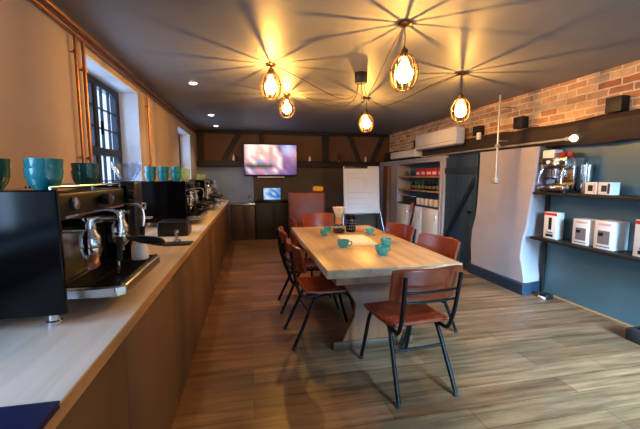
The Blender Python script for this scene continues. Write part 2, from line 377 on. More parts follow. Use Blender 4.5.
# ---------------------------------------------------------------- counter
worktop = thing('worktop', 'long pale wood worktop running under the windows along the left wall', 'worktop')
box(XL + .002, -.418, -.6, 7.50, .842, .879).build('slab', 'worktop', worktop)
box(-.418, -.412, -.6, 7.50, .842, .8795).build('edge_strip', 'ply', worktop, label='tan ply edge strip')
seams = [-.6, .50, 1.28, 2.06, 2.69, 3.45, 4.2, 4.95, 5.7, 6.5, 7.50]
ordn = ['at the camera end of the counter', 'second from the camera end of the counter', 'third from the camera end of the counter', 'fourth from the camera end of the counter', 'fifth from the camera end of the counter', 'sixth from the camera end of the counter', 'seventh from the camera end of the counter', 'third from the far end of the counter', 'second from the far end of the counter', 'last at the far end of the counter']
for k in range(10):
    a, b = seams[k], seams[k + 1]
    t = thing('base_cabinet', 'plain tan base cabinet with flush door, ' + ordn[k], 'cabinet', ((XL - .43) / 2, (a + b) / 2, 0), 0, 'base cabinets under the long worktop')
    hw = (b - a) / 2; hd = (-.45 - XL) / 2 - .004; off = -.015
    box(-hd + off + .003, hd + off - .005, -hw + .001, hw - .001, 0, .841).build('carcass', 'cab', t)
    box(hd + off - .004, hd + off + .016, -hw + .0025, hw - .0025, .012, .836, bev=.002).build('door', 'cab', t)

# ---------------------------------------------------------------- copper pipes
def pipe(pts, r, label, mt='copper', name='copper_pipe', cat='pipe', clips=(), group=None, d=(-1, 0, 0)):
    t = thing(name, label, cat, group=group)
    MB().tube(pts, r, 10).build('pipe', mt, t)
    for c in clips:
        c = Vector(c); m = MB(); m.lathe([(r * .9, -.012), (r * 1.55, -.012), (r * 1.55, .012), (r * .9, .012)], (0, 0, 0), 10)
        m.xf(Matrix.Translation(c)); m.cyl(c, c + Vector(d) * .03, r * .5, seg=8); m.build('clip', mt, t)
    return t
pipe([(XL + .035, YF + .01, 2.345), (XL + .035, YB - .12, 2.345)], .013, 'upper copper pipe running along the left wall under the ceiling')
pipe([(XL + .03, YF + .01, 2.298), (XL + .03, YB - .12, 2.298)], .009, 'thin lower copper pipe running along the left wall just below the ceiling pipe')
pipe([(XL + .03, 2.735, 2.285), (XL + .03, 2.735, .90)], .012, 'copper pipe dropping beside the near edge of the big window recess', clips=[(XL + .03, 2.735, 1.5), (XL + .03, 2.735, 2.1)])
pipe([(XL + .03, 2.62, 2.285), (XL + .03, 2.62, .90)], .009, 'thin copper pipe dropping on the tan wall, further from the big window', clips=[(XL + .03, 2.62, 2.18), (XL + .03, 2.62, 1.5)])
pipe([(XL + .03, 4.27, 2.285), (XL + .03, 4.27, .90)], .011, 'copper pipe dropping down the tan wall between the two windows', clips=[(XL + .03, 4.27, 2.15), (XL + .03, 4.27, 1.5)])

# ---------------------------------------------------------------- cups
def cup_meshes(m, name, label, cat, R=.045, hh=.058, loc=(0, 0, 0), rz=0, group=None):
    t = thing(name, label, cat, loc, rz, group)
    MB().lathe([(.001, 0), (R * .52, 0), (R * .56, .004), (R * .80, hh * .30), (R * .95, hh * .62), (R, hh), (R * .95, hh), (R * .90, hh * .62), (R * .74, hh * .32), (R * .45, .009), (.001, .008)], seg=28).build('bowl', m, t)
    MB().tube(crv([(R * .90, 0, hh * .80), (R * 1.35, 0, hh * .82), (R * 1.45, 0, hh * .52), (R * 1.2, 0, hh * .30), (R * .78, 0, hh * .28)], 5), .0045, 8).build('handle', m, t)
    return t
TT = .772
cup0 = cup_meshes('teal', 'coffee_cup', 'small teal cup on the table left of the glass coffee maker', 'cup', loc=(.744, 3.42, TT), rz=.4, group='teal cups on the table')
for (x, y, rz, sc, lab) in [(.775, 2.80, -.2, 1.12, 'teal cup on the near left corner of the pale paper, handle to the right'), (1.215, 3.36, 2.6, 1.0, 'teal cup on a round wooden coaster towards the right edge of the table'),
                            (1.165, 2.81, .5, 1.05, 'teal cup right behind the nearest cup at the right of the table'), (.995, 2.47, .3, 1.22, 'largest and nearest teal cup on the table, in front of another cup'),
                            (.835, 3.66, 2.0, .9, 'small teal cup just left behind the glass coffee maker')]:
    dup(cup0, (x, y, TT + (.008 if 'coaster' in lab else 0)), rz, lab, scale=sc)

# ---------------------------------------------------------------- table
tb = thing('dining_table', 'long oak dining table on slab pedestals in the middle of the room', 'table', (.965, 3.10, 0))
box(-.485, .485, -.99, .96, .712, .772, bev=.006).build('tabletop', 'oak', tb)
ap = MB(); ap.box(-.40, .40, -.88, -.84, .63, .712); ap.box(-.40, .40, .80, .84, .63, .712); ap.box(-.40, -.36, -.84, .80, .63, .712); ap.box(.36, .40, -.84, .80, .63, .712); ap.build('apron', 'oak_shade', tb, bevel=.004)
for yy in (-.55, .72):
    poly = [(-.33, .62), (-.24, .50), (-.165, .38), (-.17, .28), (-.23, .16), (-.27, .07), (.27, .07), (.23, .16), (.17, .28), (.165, .38), (.24, .50), (.33, .62)]
    MB().prism(poly, 'y', yy - .03, yy + .03).build('pedestal', 'oak_shade', tb, bevel=.006)
    box(-.34, .34, yy - .03, yy + .03, 0, .07, bev=.008).build('foot', 'oak_dk', tb, label='dark oak foot beam')
box(-.05, .05, -.52, .69, .24, .34, bev=.006).build('stretcher', 'oak_shade', tb)

# ---------------------------------------------------------------- dining chairs
def make_chair(label):
    t = thing('dining_chair', label, 'chair', group='leather dining chairs around the table')
    def seat(u, v):
        x = (u - .5) * (.44 - .04 * (1 - v)); y = -.205 + .44 * v
        edge = (2 * abs(u - .5)) ** 4; z = .468 - .022 * math.sin(PI * u) * math.sin(PI * min(1, v * 1.2)) + .035 * max(0, .25 - v) * 4 * .4
        if v > .86: z -= (v - .86) ** 2 * .9
        return (x * (1 - .10 * max(0, v - .85) * 6 * edge), y, z)
    s = MB().sheet(seat, 12, 14, .028).build('seat', 'leather', t, bevel=.008)
    def back(u, v):
        a = (u - .5) * 2; y = -.268 + .05 * a * a - .05 * v; z = .615 + .22 * v - .012 * abs(a) ** 6 * (1 if v > .5 else -1)
        return (a * (.236 + .010 * v), y, z)
    MB().sheet(back, 16, 8, .024).build('backrest', 'leather', t, bevel=.009)
    for sx in (-1, 1):
        MB().tube(crv([(sx * .188, -.320, .80), (sx * .182, -.290, .60), (sx * .178, -.262, .49), (sx * .175, -.225, .425), (sx * .172, -.16, .418), (sx * .17, -.08, .428)]), .013, 10).build('upright', 'blacksteel', t)
        MB().tube(crv([(sx * .168, .0, .432), (sx * .168, -.085, .425), (sx * .175, -.135, .375), (sx * .192, -.24, .15), (sx * .20, -.305, .012)]), .0138, 10).build('leg', 'blacksteel', t)
        MB().tube(crv([(sx * .168, -.02, .432), (sx * .168, .12, .428), (sx * .175, .18, .375), (sx * .185, .235, .17), (sx * .19, .285, .012)]), .0138, 10).build('leg', 'blacksteel', t)
        fm = MB(); fm.cyl((sx * .20, -.307, 0), (sx * .199, -.298, .03), .0155, seg=12); fm.build('foot_cap', 'rubber', t)
        fm = MB(); fm.cyl((sx * .19, .287, 0), (sx * .189, .279, .03), .0155, seg=12); fm.build('foot_cap', 'rubber', t)
    MB().tube([(-.182, -.178, .285), (.182, -.178, .285)], .008, 8).build('stretcher', 'blacksteel', t)
    r = MB(); r.tube(crv([(-.184, -.302, .70), (-.09, -.316, .70), (.09, -.316, .70), (.184, -.302, .70)]), .008, 8); r.tube(crv([(-.182, -.292, .635), (-.09, -.302, .635), (.09, -.302, .635), (.182, -.292, .635)]), .008, 8); r.build('back_rails', 'blacksteel', t)
    b = MB(); b.tube([(-.168, .10, .429), (.168, .10, .429)], .009, 8); b.tube([(-.17, -.09, .426), (.17, -.09, .426)], .009, 8); b.build('seat_frame', 'blacksteel', t)
    return t
ch = make_chair('red-brown leather chair with its back to the camera at the near table end')
ch.location = (1.02, 2.11, 0); ch.rotation_euler = (0, 0, math.radians(5))
for (x, y, a, lab) in [(.61, 2.82, -90 + 4, 'red-brown leather chair tucked in at the left side of the table, nearer the camera'), (.60, 3.55, -90 - 1, 'red-brown leather chair at the left side of the table, further from the camera'),
                       (.99, 4.74, 180, 'red-brown leather chair at the far end of the table facing the camera'), (1.42, 2.735, 90 + 16, 'red-brown leather chair at the right side of the table, nearer the camera'),
                       (1.42, 3.56, 90 + 15, 'red-brown leather chair at the right side of the table, further from the camera')]:
    dup(ch, (x, y, 0), math.radians(a), lab)

# ---------------------------------------------------------------- on the table
t = thing('pour_over_coffee_maker', 'hourglass glass coffee maker with wooden collar and paper filter on the table', 'coffee maker', (.935, 3.56, TT))
MB().lathe([(.001, 0), (.055, 0), (.066, .012), (.068, .035), (.058, .075), (.036, .115), (.024, .135), (.026, .15), (.045, .20), (.062, .262), (.0605, .262), (.043, .2), (.023, .15), (.021, .135), (.033, .113), (.055, .074), (.065, .035), (.063, .014), (.053, .003), (.001, .003)], seg=28).build('flask', 'clear', t)
MB().lathe([(.001, .004), (.052, .005), (.062, .014), (.0635, .030), (.062, .042), (.001, .042)], seg=28).build('coffee', 'coffee', t)
MB().lathe([(.030, .108), (.042, .100), (.034, .135), (.042, .172), (.036, .172), (.027, .137)], seg=24).build('collar', 'collar', t)
MB().lathe([(.001, .16), (.03, .168), (.052, .225), (.070, .278), (.068, .278), (.050, .225), (.026, .172), (.001, .165)], seg=24).build('paper_filter', 'filt', t)
t = thing('jar', 'dark patterned jar with a lid standing beside the glass coffee maker', 'jar', (1.085, 3.62, TT))
MB().lathe([(.001, 0), (.048, 0), (.055, .008), (.056, .14), (.048, .165), (.04, .172), (.001, .172)], seg=28).build('body', 'blackgloss', t)
MB().lathe([(.001, .172), (.045, .172), (.047, .178), (.045, .192), (.001, .195)], seg=28).build('lid', 'black', t)
lb = MB()
for k in range(14):
    a = 2 * PI * k / 14
    for z in (.03, .06, .09, .12): lb.box(.0555, .0575, -.006, .006, z, z + .016); lb.bm.verts.ensure_lookup_table(); bmesh.ops.rotate(lb.bm, verts=lb.bm.verts[-8:], cent=(0, 0, 0), matrix=Matrix.Rotation(a + z * 3, 3, 'Z'))
lb.build('pattern', 'grey', t, label='pale speckled pattern')
t = thing('menu_sheet', 'pale paper sheet lying flat in the middle of the table between the cups', 'paper', (1.0, 3.13, TT), math.radians(-4))
box(-.14, .14, -.27, .27, 0, .0015).build('sheet', 'paper', t)
box(-.10, .10, -.20, .20, .0015, .0022).build('print', 'white', t)
for (x, y, lab) in [(1.215, 3.36, 'round wooden coaster under a teal cup'), (1.20, 3.66, 'empty round wooden coaster beside the dark jar')]:
    tag(MB().lathe([(.001, 0), (.062, 0), (.065, .003), (.063, .008), (.001, .008)], seg=28).build('coaster', 'collar', loc=(x, y, TT)), lab, 'coaster', 'wooden coasters on the table')

# ---------------------------------------------------------------- espresso machines on the counter
CT = .8795
def commercial(label, y0, y1, handles, xf=-.59, tray=.125, near=False):
    t = thing('espresso_machine', label, 'coffee machine', (0, 0, CT), group='espresso machines on the long counter')
    L = y1 - y0; xb = XL + .09; xs = xf - .10; groups = len(handles)
    box(xb, xs, y0 + .02, y1 - .02, .06, .44, bev=.008).build('body', 'steel', t)
    for yy in (y0, y1 - .02):
        MB().prism([(xb, .045), (xf, .045), (xf, .45), (xb, .45)], 'y', yy, yy + .02).build('side_panel', 'blackgloss', t, bevel=.005, label='glossy black side panel')
    box(xs, xf - .012, y0 + .02, y1 - .02, .345, .44, bev=.012, seg=3).build('group_housing', 'blacksteel', t)
    box(xf - .0125, xf - .006, y0 + .06, y1 - .06, .352, .36).build('trim_strip', 'chrome', t)
    tr = MB().prism([(xs - .002, y0 + .15), (xf + tray - .03, y0 + .15), (xf + tray, y0 + .18), (xf + tray, y1 + .02), (xf + tray - .03, y1 + .05), (xs - .002, y1 + .05)], 'z', .043, .085); tr.build('drip_tray', 'steel', t, bevel=.006)
    gr = MB(); xa, xe = xs + .012, xf + tray - .02
    for k in range(26):
        q = y0 + .18 + (y1 - y0 - .16) * k / 25; gr.box(xa, xe, q - .0035, q + .0035, .085, .089)
    for q in (xa, (xa + xe) / 2, xe): gr.box(q - .003, q + .003, y0 + .17, y1 + .03, .085, .092)
    gr.build('grate', 'blacksteel', t)
    for k in range(groups):
        gy = (1.42, 1.73)[k] if near else y0 + .10 + (L - .16) * (k + .5) / groups; gx = xf + .002
        g = MB().lathe([(.001, .23), (.032, .23), (.035, .238), (.035, .27), (.024, .285), (.021, .33), (.024, .34), (.001, .342)], (gx, gy, 0), 20); g.cyl((xs, gy, .31), (gx, gy, .31), .028, seg=16); g.cyl((gx + .01, gy, .325), (gx + .045, gy, .33), .008, seg=10); g.build('group_head', 'chrome', t)
        p = MB().lathe([(.001, .175), (.020, .178), (.034, .195), (.037, .228), (.001, .23)], (gx, gy, 0), 20); p.tube(crv([(gx, gy - .012, .18), (gx, gy - .02, .165), (gx, gy - .022, .15)]), .006); p.tube(crv([(gx, gy + .012, .18), (gx, gy + .02, .165), (gx, gy + .022, .15)]), .006)
        p = p.build('portafilter', 'chrome', t)
        if handles[k] == 'walnut': MB().tube([(gx + .02, gy - .02, .208), (gx + .03, gy - .05, .204), (gx + .036, gy - .07, .202), (gx + .055, gy - .12, .194), (gx + .062, gy - .145, .19)], [.009, .012, .018, .021, .012], 14).build('handle', 'walnut', p)
        else: MB().tube([(gx + .03, gy, .208), (gx + .06, gy - .006, .206), (gx + .085, gy - .012, .204), (gx + .15, gy - .028, .196), (gx + .185, gy - .036, .190), (gx + .197, gy - .039, .188)], [.008, .011, .018, .021, .019, .010], 14).build('handle', handles[k], p)
        MB().lathe([(.001, 0), (.022, 0), (.024, .004), (.022, .014), (.001, .016)], (xf - .012, gy - .075, .40), 16, 'x').build('pressure_gauge', 'chrome', t)
    for yy, sgn in ((y0 + .30 if near else y0 + .12, 1), (y1 - .05, -1)):
        MB().tube(crv([(xf - .02, yy, .36), (xf + .055, yy, .355), (xf + .078, yy, .31), (xf + .070, yy, .23), (xf + .055, yy + .006 * sgn, .10)]), [.0065] * 24 + [.005], 8).build('steam_wand', 'chrome', t)
        MB().tube([(xf + .0715, yy, .25), (xf + .0625, yy + .003 * sgn, .15)], .0105, 10).build('wand_sleeve', 'rubber', t)
        MB().lathe([(.001, 0), (.016, 0), (.024, .012), (.024, .04), (.001, .044)], (xf - .012, yy + .05, .40), 14, 'x').build('steam_knob', 'black', t)
    rl = MB()
    for (a, b) in (((xf - .03, y0 + .03), (xf - .03, y1 - .03)), ((xf - .03, y1 - .03), (xb + .02, y1 - .03))):
        rl.tube([(a[0], a[1], .458), (b[0], b[1], .458)], .004, 8)
    for a in ((xf - .03, y0 + .03), (xf - .03, (y0 + y1) / 2), (xf - .03, y1 - .03), (xb + .02, y1 - .03)): rl.tube([(a[0], a[1], .438), (a[0], a[1], .458)], .004, 6)
    rl.build('cup_rail', 'chrome', t)
    for fx in (xb + .05, xf - .06):
        for fy in (y0 + .05, y1 - .06): MB().lathe([(.001, 0), (.022, 0), (.024, .012), (.018, .016), (.018, .062), (.001, .062)], (fx, fy, 0), 14).build('foot', 'chrome', t)
    return t
commercial('large espresso machine with glossy black side at the near end of the counter', 1.22, 1.88, ['walnut', 'black'], near=True)
commercial('middle espresso machine on the counter, with black side and turquoise cups on top', 3.60, 4.40, ['black', 'black'], -.615, .11)
commercial('farthest espresso machine on the counter, with sage cups on top', 5.15, 6.05, ['black', 'black', 'black'], -.62, .11)
MT = CT + .4415
BIGC = dict(R=.066, hh=.072)
def stack(m, x, y, n, labs, grp, R=.056, hh=.078, z=MT, step=.034, cat='cup', rz=2.3):
    c = None
    for k in range(n):
        lab = labs[k]
        if k == 0: c = cup_meshes(m, 'cappuccino_cup', lab, cat, R, hh, (x, y, z), rz, grp)
        else: dup(c, (x + .002 * k, y, z + step * k), rz + .3 * k, lab)
g1 = 'stacked cups on the near espresso machine'
stack('teal_bl', -.70, 1.38, 2, ['turquoise cup at the bottom of the middle stack on the near espresso machine', 'turquoise cup on top of the middle stack on the near espresso machine'], g1)
stack('teal_dk', -.745, 1.80, 2, ['lower dark green cup of the stack nearest the window, on the near machine', 'upper dark green cup of the stack nearest the window, on the near machine'], g1)
stack('teal_dk', -.875, 1.40, 2, ['dark green cup at the bottom of the leftmost stack on the near espresso machine', 'dark green cup on top of the leftmost stack on the near espresso machine'], g1)
g2 = 'cups on the middle espresso machine'
for x, nm in [(-.96, 'leftmost'), (-.84, 'middle'), (-.72, 'rightmost')]:
    stack('teal_bl', x, 3.72, 2, ['turquoise cup at the bottom of the %s stack on the middle espresso machine' % nm, 'turquoise cup on top of the %s stack on the middle espresso machine' % nm], g2, .054, .09, step=.062, rz=1.9)
for y, nm in [(4.02, 'behind the turquoise stacks'), (4.24, 'at the far end')]:
    stack('sage', -.72, y, 2, ['sage cup below another, %s of the top of the middle espresso machine' % nm if 'far' in nm else 'lower sage cup standing %s on the middle espresso machine' % nm, 'upper sage cup %s of the top of the middle espresso machine' % nm if 'far' in nm else 'upper sage cup %s on the middle espresso machine' % nm], g2, .054, .085, step=.058, rz=1.9)
for y, lab in [(5.30, 'sage cup at the near end of the top of the farthest espresso machine'), (5.55, 'sage cup in the middle of the top of the farthest espresso machine'), (5.82, 'sage cup at the far end of the top of the farthest espresso machine')]:
    cup_meshes('sage', 'cappuccino_cup', lab, 'cup', .054, .09, (-.73, y, MT), 1.9, 'cups on the farthest espresso machine')

# grinder
t = thing('coffee_grinder', 'black coffee grinder with clear bean hopper between the two espresso machines', 'grinder', (-.88, 2.80, CT))
box(-.10, .10, -.11, .11, 0, .03, bev=.008).build('base', 'black', t)
box(-.085, .075, -.085, .085, .03, .46, bev=.02, seg=3).build('body', 'black', t)
MB().lathe([(.04, .46), (.05, .475), (.095, .545), (.10, .585), (.097, .585), (.09, .545), (.045, .478), (.035, .462)], seg=24).build('hopper', 'hopper', t)
MB().lathe([(.001, .585), (.102, .585), (.102, .597), (.02, .60), (.001, .60)], seg=24).build('hopper_lid', 'hopper', t)
s_ = MB().box(.075, .12, -.03, .03, .25, .30, bev=.006); s_.build('spout', 'chrome', t)
fk = MB(); fk.tube(crv([(.07, -.03, .19), (.13, -.03, .185), (.15, -.02, .185)]), .006); fk.tube(crv([(.07, .03, .19), (.13, .03, .185), (.15, .02, .185)]), .006); fk.build('holder_fork', 'chrome', t)
t = thing('knock_box', 'low black knock box on the counter in front of the middle espresso machine', 'knock box', (-.63, 3.12, CT))
kb = MB(); kb.box(-.12, .12, -.10, .10, 0, .015); kb.box(-.12, -.108, -.10, .10, .015, .12); kb.box(.108, .12, -.10, .10, .015, .12); kb.box(-.108, .108, -.10, -.088, .015, .12); kb.box(-.108, .108, .088, .10, .015, .12); kb.build('box', 'black', t, bevel=.006)
MB().tube([(-.108, 0, .10), (.108, 0, .10)], .012, 10).build('knock_bar', 'rubber', t)
tag(box(-.115, .075, -.07, .07, 0, .008, bev=.003).build('tamping_mat', 'rubber', loc=(-.50, 2.66, CT)), 'black rubber tamping mat at the edge of the counter', 'mat')
t = thing('tamper', 'steel coffee tamper standing on the black tamping mat', 'tamper', (-.535, 2.69, CT + .008))
MB().lathe([(.001, 0), (.029, 0), (.029, .018), (.012, .026), (.009, .045), (.016, .066), (.019, .08), (.014, .092), (.001, .096)], seg=20).build('tamper_body', 'steel', t)
t = thing('milk_pitcher', 'pale steel milk pitcher on the drip tray of the near espresso machine', 'pitcher', (-.53, 1.80, CT + .0925))
MB().lathe([(.001, 0), (.036, 0), (.038, .004), (.037, .05), (.030, .075), (.032, .085), (.029, .085), (.034, .05), (.034, .005), (.001, .004)], seg=24).build('jug', 'white_pl', t)
MB().tube(crv([(.0, .034, .07), (.0, .06, .068), (.0, .062, .03), (0, .035, .02)]), .004).build('handle', 'chrome', t)
t = thing('laptop', 'closed black laptop, blue daylight in its colour, lying on the near end of the worktop', 'laptop', (-.585, .63, CT))
box(-.17, .184, -.13, .15, .003, .013, bev=.004).build('base', 'blue_lit_black', t)
box(-.17, .184, -.13, .15, .0135, .022, bev=.003).build('lid', 'blue_lit_black', t)
MB().tube([(-.16, .145, .013), (.17, .145, .013)], .005).build('hinge', 'black', t)
for fx in (-.15, .16):
    for fy in (-.11, .13): MB().lathe([(.001, 0), (.008, 0), (.008, .004), (.001, .004)], (fx, fy, 0), 10).build('foot', 'rubber', t)
# small things at the far end of the counter
t = thing('milk_pitcher', 'dull steel milk pitcher standing past the farthest espresso machine', 'pitcher', (-.55, 6.30, CT)); MB().lathe([(.001, 0), (.05, 0), (.05, .06), (.04, .10), (.045, .12), (.001, .118)], seg=20).build('jug', 'steel', t); MB().tube(crv([(0, -.042, .10), (0, -.08, .09), (0, -.05, .03)]), .005).build('handle', 'steel', t)
t = thing('coffee_grinder', 'small black grinder at the far end of the long counter', 'grinder', (-.66, 6.62, CT)); box(-.08, .08, -.09, .09, 0, .30, bev=.02).build('body', 'black', t); MB().lathe([(.03, .30), (.07, .38), (.07, .42), (.001, .425)], seg=18).build('hopper', 'hopper', t)
tag(box(-.06, .06, -.08, .08, 0, .05, bev=.006).build('wooden_box', 'ply', loc=(-.52, 6.95, CT)), 'small wooden box on the far end of the long worktop', 'box')

# ---------------------------------------------------------------- along the back wall
t = thing('sink_cabinet', 'dark brown cabinet with pale top standing against the slate back wall', 'cabinet', (-.16, 7.83, 0))
box(-.25, .27, -.25, .25, 0, .765).build('carcass', 'darkcab', t); box(-.25, .27, -.265, .25, .765, .80, bev=.004).build('top', 'steel', t)
for a, b in ((-.245, .005), (.015, .265)):
    d = box(a, b, -.268, -.25, .06, .75, bev=.003).build('door', 'darkcab', t); box(b - .03 if a < 0 else a + .02, b - .02 if a < 0 else a + .03, -.285, -.268, .55, .66, bev=.002).build('handle', 'blacksteel', d)
t = thing('tap', 'chrome swan-neck tap at the right end of the dark brown cabinet', 'tap', (.02, 7.80, .80))
MB().tube(crv([(0, 0, 0), (0, 0, .10), (-.01, -.02, .15), (-.04, -.08, .155), (-.05, -.11, .12)]), .011, 10).build('spout', 'chrome', t); MB().lathe([(.001, 0), (.025, 0), (.025, .02), (.014, .025), (.001, .025)], seg=14).build('base', 'chrome', t); MB().tube([(.0, 0, .06), (.06, -.02, .08)], .006).build('lever', 'chrome', t)
t = thing('cabinet', 'black cabinet below the television holding a lit tablet', 'cabinet', (.52, 7.83, 0))
box(-.39, .39, -.25, .25, 0, .82).build('carcass', 'matblack', t); box(-.405, .405, -.27, .25, .82, .85, bev=.004).build('top', 'blackgloss', t)
for a, b in ((-.385, -.004), (.004, .385)):
    d = box(a, b, -.268, -.25, .05, .80, bev=.003).build('door', 'matblack', t); box(b - .03 if a < 0 else a + .02, b - .02 if a < 0 else a + .03, -.285, -.268, .5, .64, bev=.002).build('handle', 'blacksteel', d)

def picture(name, cols, wd, hg, m, parent, y):
    rows, n = len(cols), len(cols[0]); me = bpy.data.meshes.new(name)
    V = [(-wd / 2 + wd * i / (n - 1), y, hg / 2 - hg * j / (rows - 1)) for j in range(rows) for i in range(n)]
    F = [(j * n + i, (j + 1) * n + i, (j + 1) * n + i + 1, j * n + i + 1) for j in range(rows - 1) for i in range(n - 1)]
    me.from_pydata(V, [], F); a = me.color_attributes.new('pic', 'FLOAT_COLOR', 'POINT')
    for k in range(len(V)): a.data[k].color = rgb(*cols[k // n][k % n])
    me.materials.append(M[m]); o = bpy.data.objects.new(name, me); C.objects.link(o); o.parent = parent; return o
t = thing('television', 'wall-mounted television showing a bright room, above the black cabinet', 'television', (.49, 7.93, 1.755))
box(-.595, .595, -.015, .02, -.36, .36, bev=.006).build('bezel', 'black', t)
W_, P_, V_, D_, B_, K_ = (250, 240, 240), (214, 160, 176), (96, 70, 150), (16, 14, 34), (130, 150, 205), (170, 110, 160)
picture('screen', [[(210, 180, 160), W_, W_, (200, 190, 200), W_, W_, (240, 205, 170), P_, (120, 90, 170), B_, (190, 200, 240), B_, V_],
                   [P_, W_, W_, (180, 190, 205), (160, 150, 170), W_, (160, 150, 175), W_, V_, (170, 185, 235), (200, 210, 250), (160, 170, 230), V_],
                   [P_, W_, W_, P_, (150, 140, 160), P_, (170, 130, 150), W_, P_, (150, 150, 220), (170, 180, 235), (150, 140, 215), (90, 60, 130)],
                   [P_, W_, P_, P_, W_, P_, (180, 150, 170), P_, W_, (120, 80, 160), (110, 80, 165), (120, 85, 170), (80, 50, 120)],
                   [P_, P_, W_, B_, B_, P_, B_, P_, W_, (100, 60, 140), V_, (100, 70, 150), (70, 40, 110)],
                   [(120, 100, 150), D_, D_, D_, D_, D_, D_, K_, W_, (90, 50, 130), (130, 80, 165), (80, 50, 130), (70, 40, 110)],
                   [(90, 50, 110), W_, B_, P_, P_, B_, P_, W_, K_, K_, V_, (90, 60, 140), (60, 35, 100)],
                   [(70, 40, 80), K_, P_, K_, K_, P_, K_, K_, V_, V_, (120, 80, 160), (80, 50, 120), (50, 30, 80)]], 1.165, .665, 'tv', t, -.0165)
box(-.30, .30, -.02, .02, -.40, -.375, bev=.004).build('pale_bar', 'white_pl', t, label='slim pale bar under the screen')  # slim pale strip below the bezel
box(-.12, .12, .02, .17, -.15, .15).build('wall_bracket', 'black', t)
t = thing('tablet', 'lit tablet leaning on the black cabinet below the television', 'tablet', (.49, 7.66, .85))
b_ = box(-.20, .20, 0, .015, .01, .295, bev=.005).build('casing', 'black', t)
A_, Q_, Z_ = (120, 170, 225), (200, 225, 250), (30, 100, 190)
s_ = picture('screen', [[A_, Q_, A_, Q_, A_, A_], [Q_, Q_, A_, Z_, A_, Z_], [Q_, A_, Z_, Q_, Z_, A_], [A_, Q_, A_, Z_, Z_, Z_], [A_, Q_, Q_, Q_, A_, A_]], .37, .25, 'tablet', t, -.001); s_.location.z = .152
box(-.08, .08, -.02, .08, 0, .012).build('stand', 'black', t)
# little bottles standing on the dark rail
for x, hh, m, lab in [(-.33, .15, 'white_pl', 'tiny pale bottle on the dark rail left of the television'), (-.26, .13, 'matblack', 'tiny dark bottle beside the pale one on the dark rail left of the television'), (1.40, .14, 'white_pl', 'tiny pale bottle on the dark rail just right of the television'),
                      (2.12, .19, 'green_gl', 'green glass bottle on the dark rail, tallest of the row'), (2.77, .15, 'white_pl', 'tiny pale bottle on the dark rail above the flipchart')]:
    t = thing('bottle', lab, 'bottle', (x, YB - .055, 1.735), 0, 'little bottles on the dark rail')
    r = .028 if hh < .18 else .033
    MB().lathe([(.001, 0), (r, 0), (r, hh * .55), (r * .4, hh * .72), (r * .36, hh * .92), (.001, hh * .92)], seg=14).build('body', m, t); MB().lathe([(.001, hh * .92), (r * .45, hh * .92), (r * .45, hh), (.001, hh)], seg=12).build('cap', 'black', t)

# armchair
t = thing('armchair', 'dark red-brown leather high-backed armchair beyond the far end of the table', 'armchair', (1.13, 6.55, 0), PI)
def pad(x0, x1, y0, y1, z0, z1, name, bev=.05): box(x0, x1, y0, y1, z0, z1, bev=bev, seg=4).build(name, 'leather_dk', t)
pad(-.37, .37, -.36, -.20, .30, 1.08, 'backrest', .045); pad(-.27, .27, -.22, .36, .30, .47, 'seat_cushion', .04); pad(-.37, -.26, -.24, .36, .12, .62, 'armrest', .045); pad(.26, .37, -.24, .36, .12, .62, 'armrest', .045); pad(-.28, .28, -.30, .33, .12, .31, 'base', .02)
for sx in (-.30, .30):
    for sy in (-.30, .30): MB().lathe([(.001, 0), (.016, 0), (.024, .125), (.001, .125)], (sx, sy, 0), 12).build('leg', 'oak_dk', t)
t = thing('cushion', 'yellow cloth folded over the right of the leather armchair back', 'cloth', (1.36, 6.84, 1.081))
MB().box(-.11, .11, -.06, .05, 0, .105, bev=.04, seg=3).build('cushion_body', 'yellow', t)

# flipchart
t = thing('flipchart', 'white flipchart on a silver easel in front of the back wall', 'flipchart', (2.08, 6.25, 0), math.radians(-4))
bd = MB().box(-.345, .345, -.012, .012, -.45, .45, bev=.006); bd.xf(Matrix.Translation((0, 0, 1.125)) @ Matrix.Rotation(math.radians(-7), 4, 'X')); bd.build('board', 'board', t)
pp = MB().box(-.32, .325, -.016, -.0125, -.43, .40); pp.xf(Matrix.Translation((0, 0, 1.125)) @ Matrix.Rotation(math.radians(-7), 4, 'X')); pp.build('paper_pad', 'board', t)
dw = MB()
for z, a, b in ((.30, -.26, .10), (.22, -.24, .0), (-.05, -.26, .22), (-.16, -.26, .10), (-.27, -.26, .16), (-.34, -.26, .20)): dw.box(a, b, -.0175, -.016, z, z + .006)
dw.box(.05, .056, -.0175, -.016, .0, .22); dw.box(.10, .106, -.0175, -.016, .05, .25); dw.box(.05, .18, -.0175, -.016, .16, .166); dw.box(-.27, -.264, -.0175, -.016, -.40, .35)
dw.xf(Matrix.Translation((0, 0, 1.125)) @ Matrix.Rotation(math.radians(-7), 4, 'X')); dw.build('marker_lines', 'ink', t)
cl = MB().box(-.33, .12, -.03, .015, .405, .455, bev=.008); cl.xf(Matrix.Translation((0, 0, 1.125)) @ Matrix.Rotation(math.radians(-7), 4, 'X')); cl.build('clamp_bar', 'black', t)
tr = MB().box(-.33, .33, -.07, -.012, -.475, -.445, bev=.006); tr.xf(Matrix.Translation((0, 0, 1.125)) @ Matrix.Rotation(math.radians(-7), 4, 'X')); tr.build('pen_tray', 'black', t)
for p in (((-.30, .06, 1.10), (-.40, -.10, 0)), ((.30, .06, 1.10), (.50, -.10, 0)), ((0, .10, 1.35), (0, .75, 0))): MB().tube(list(p), .016, 10).build('leg', 'silverleg', t)
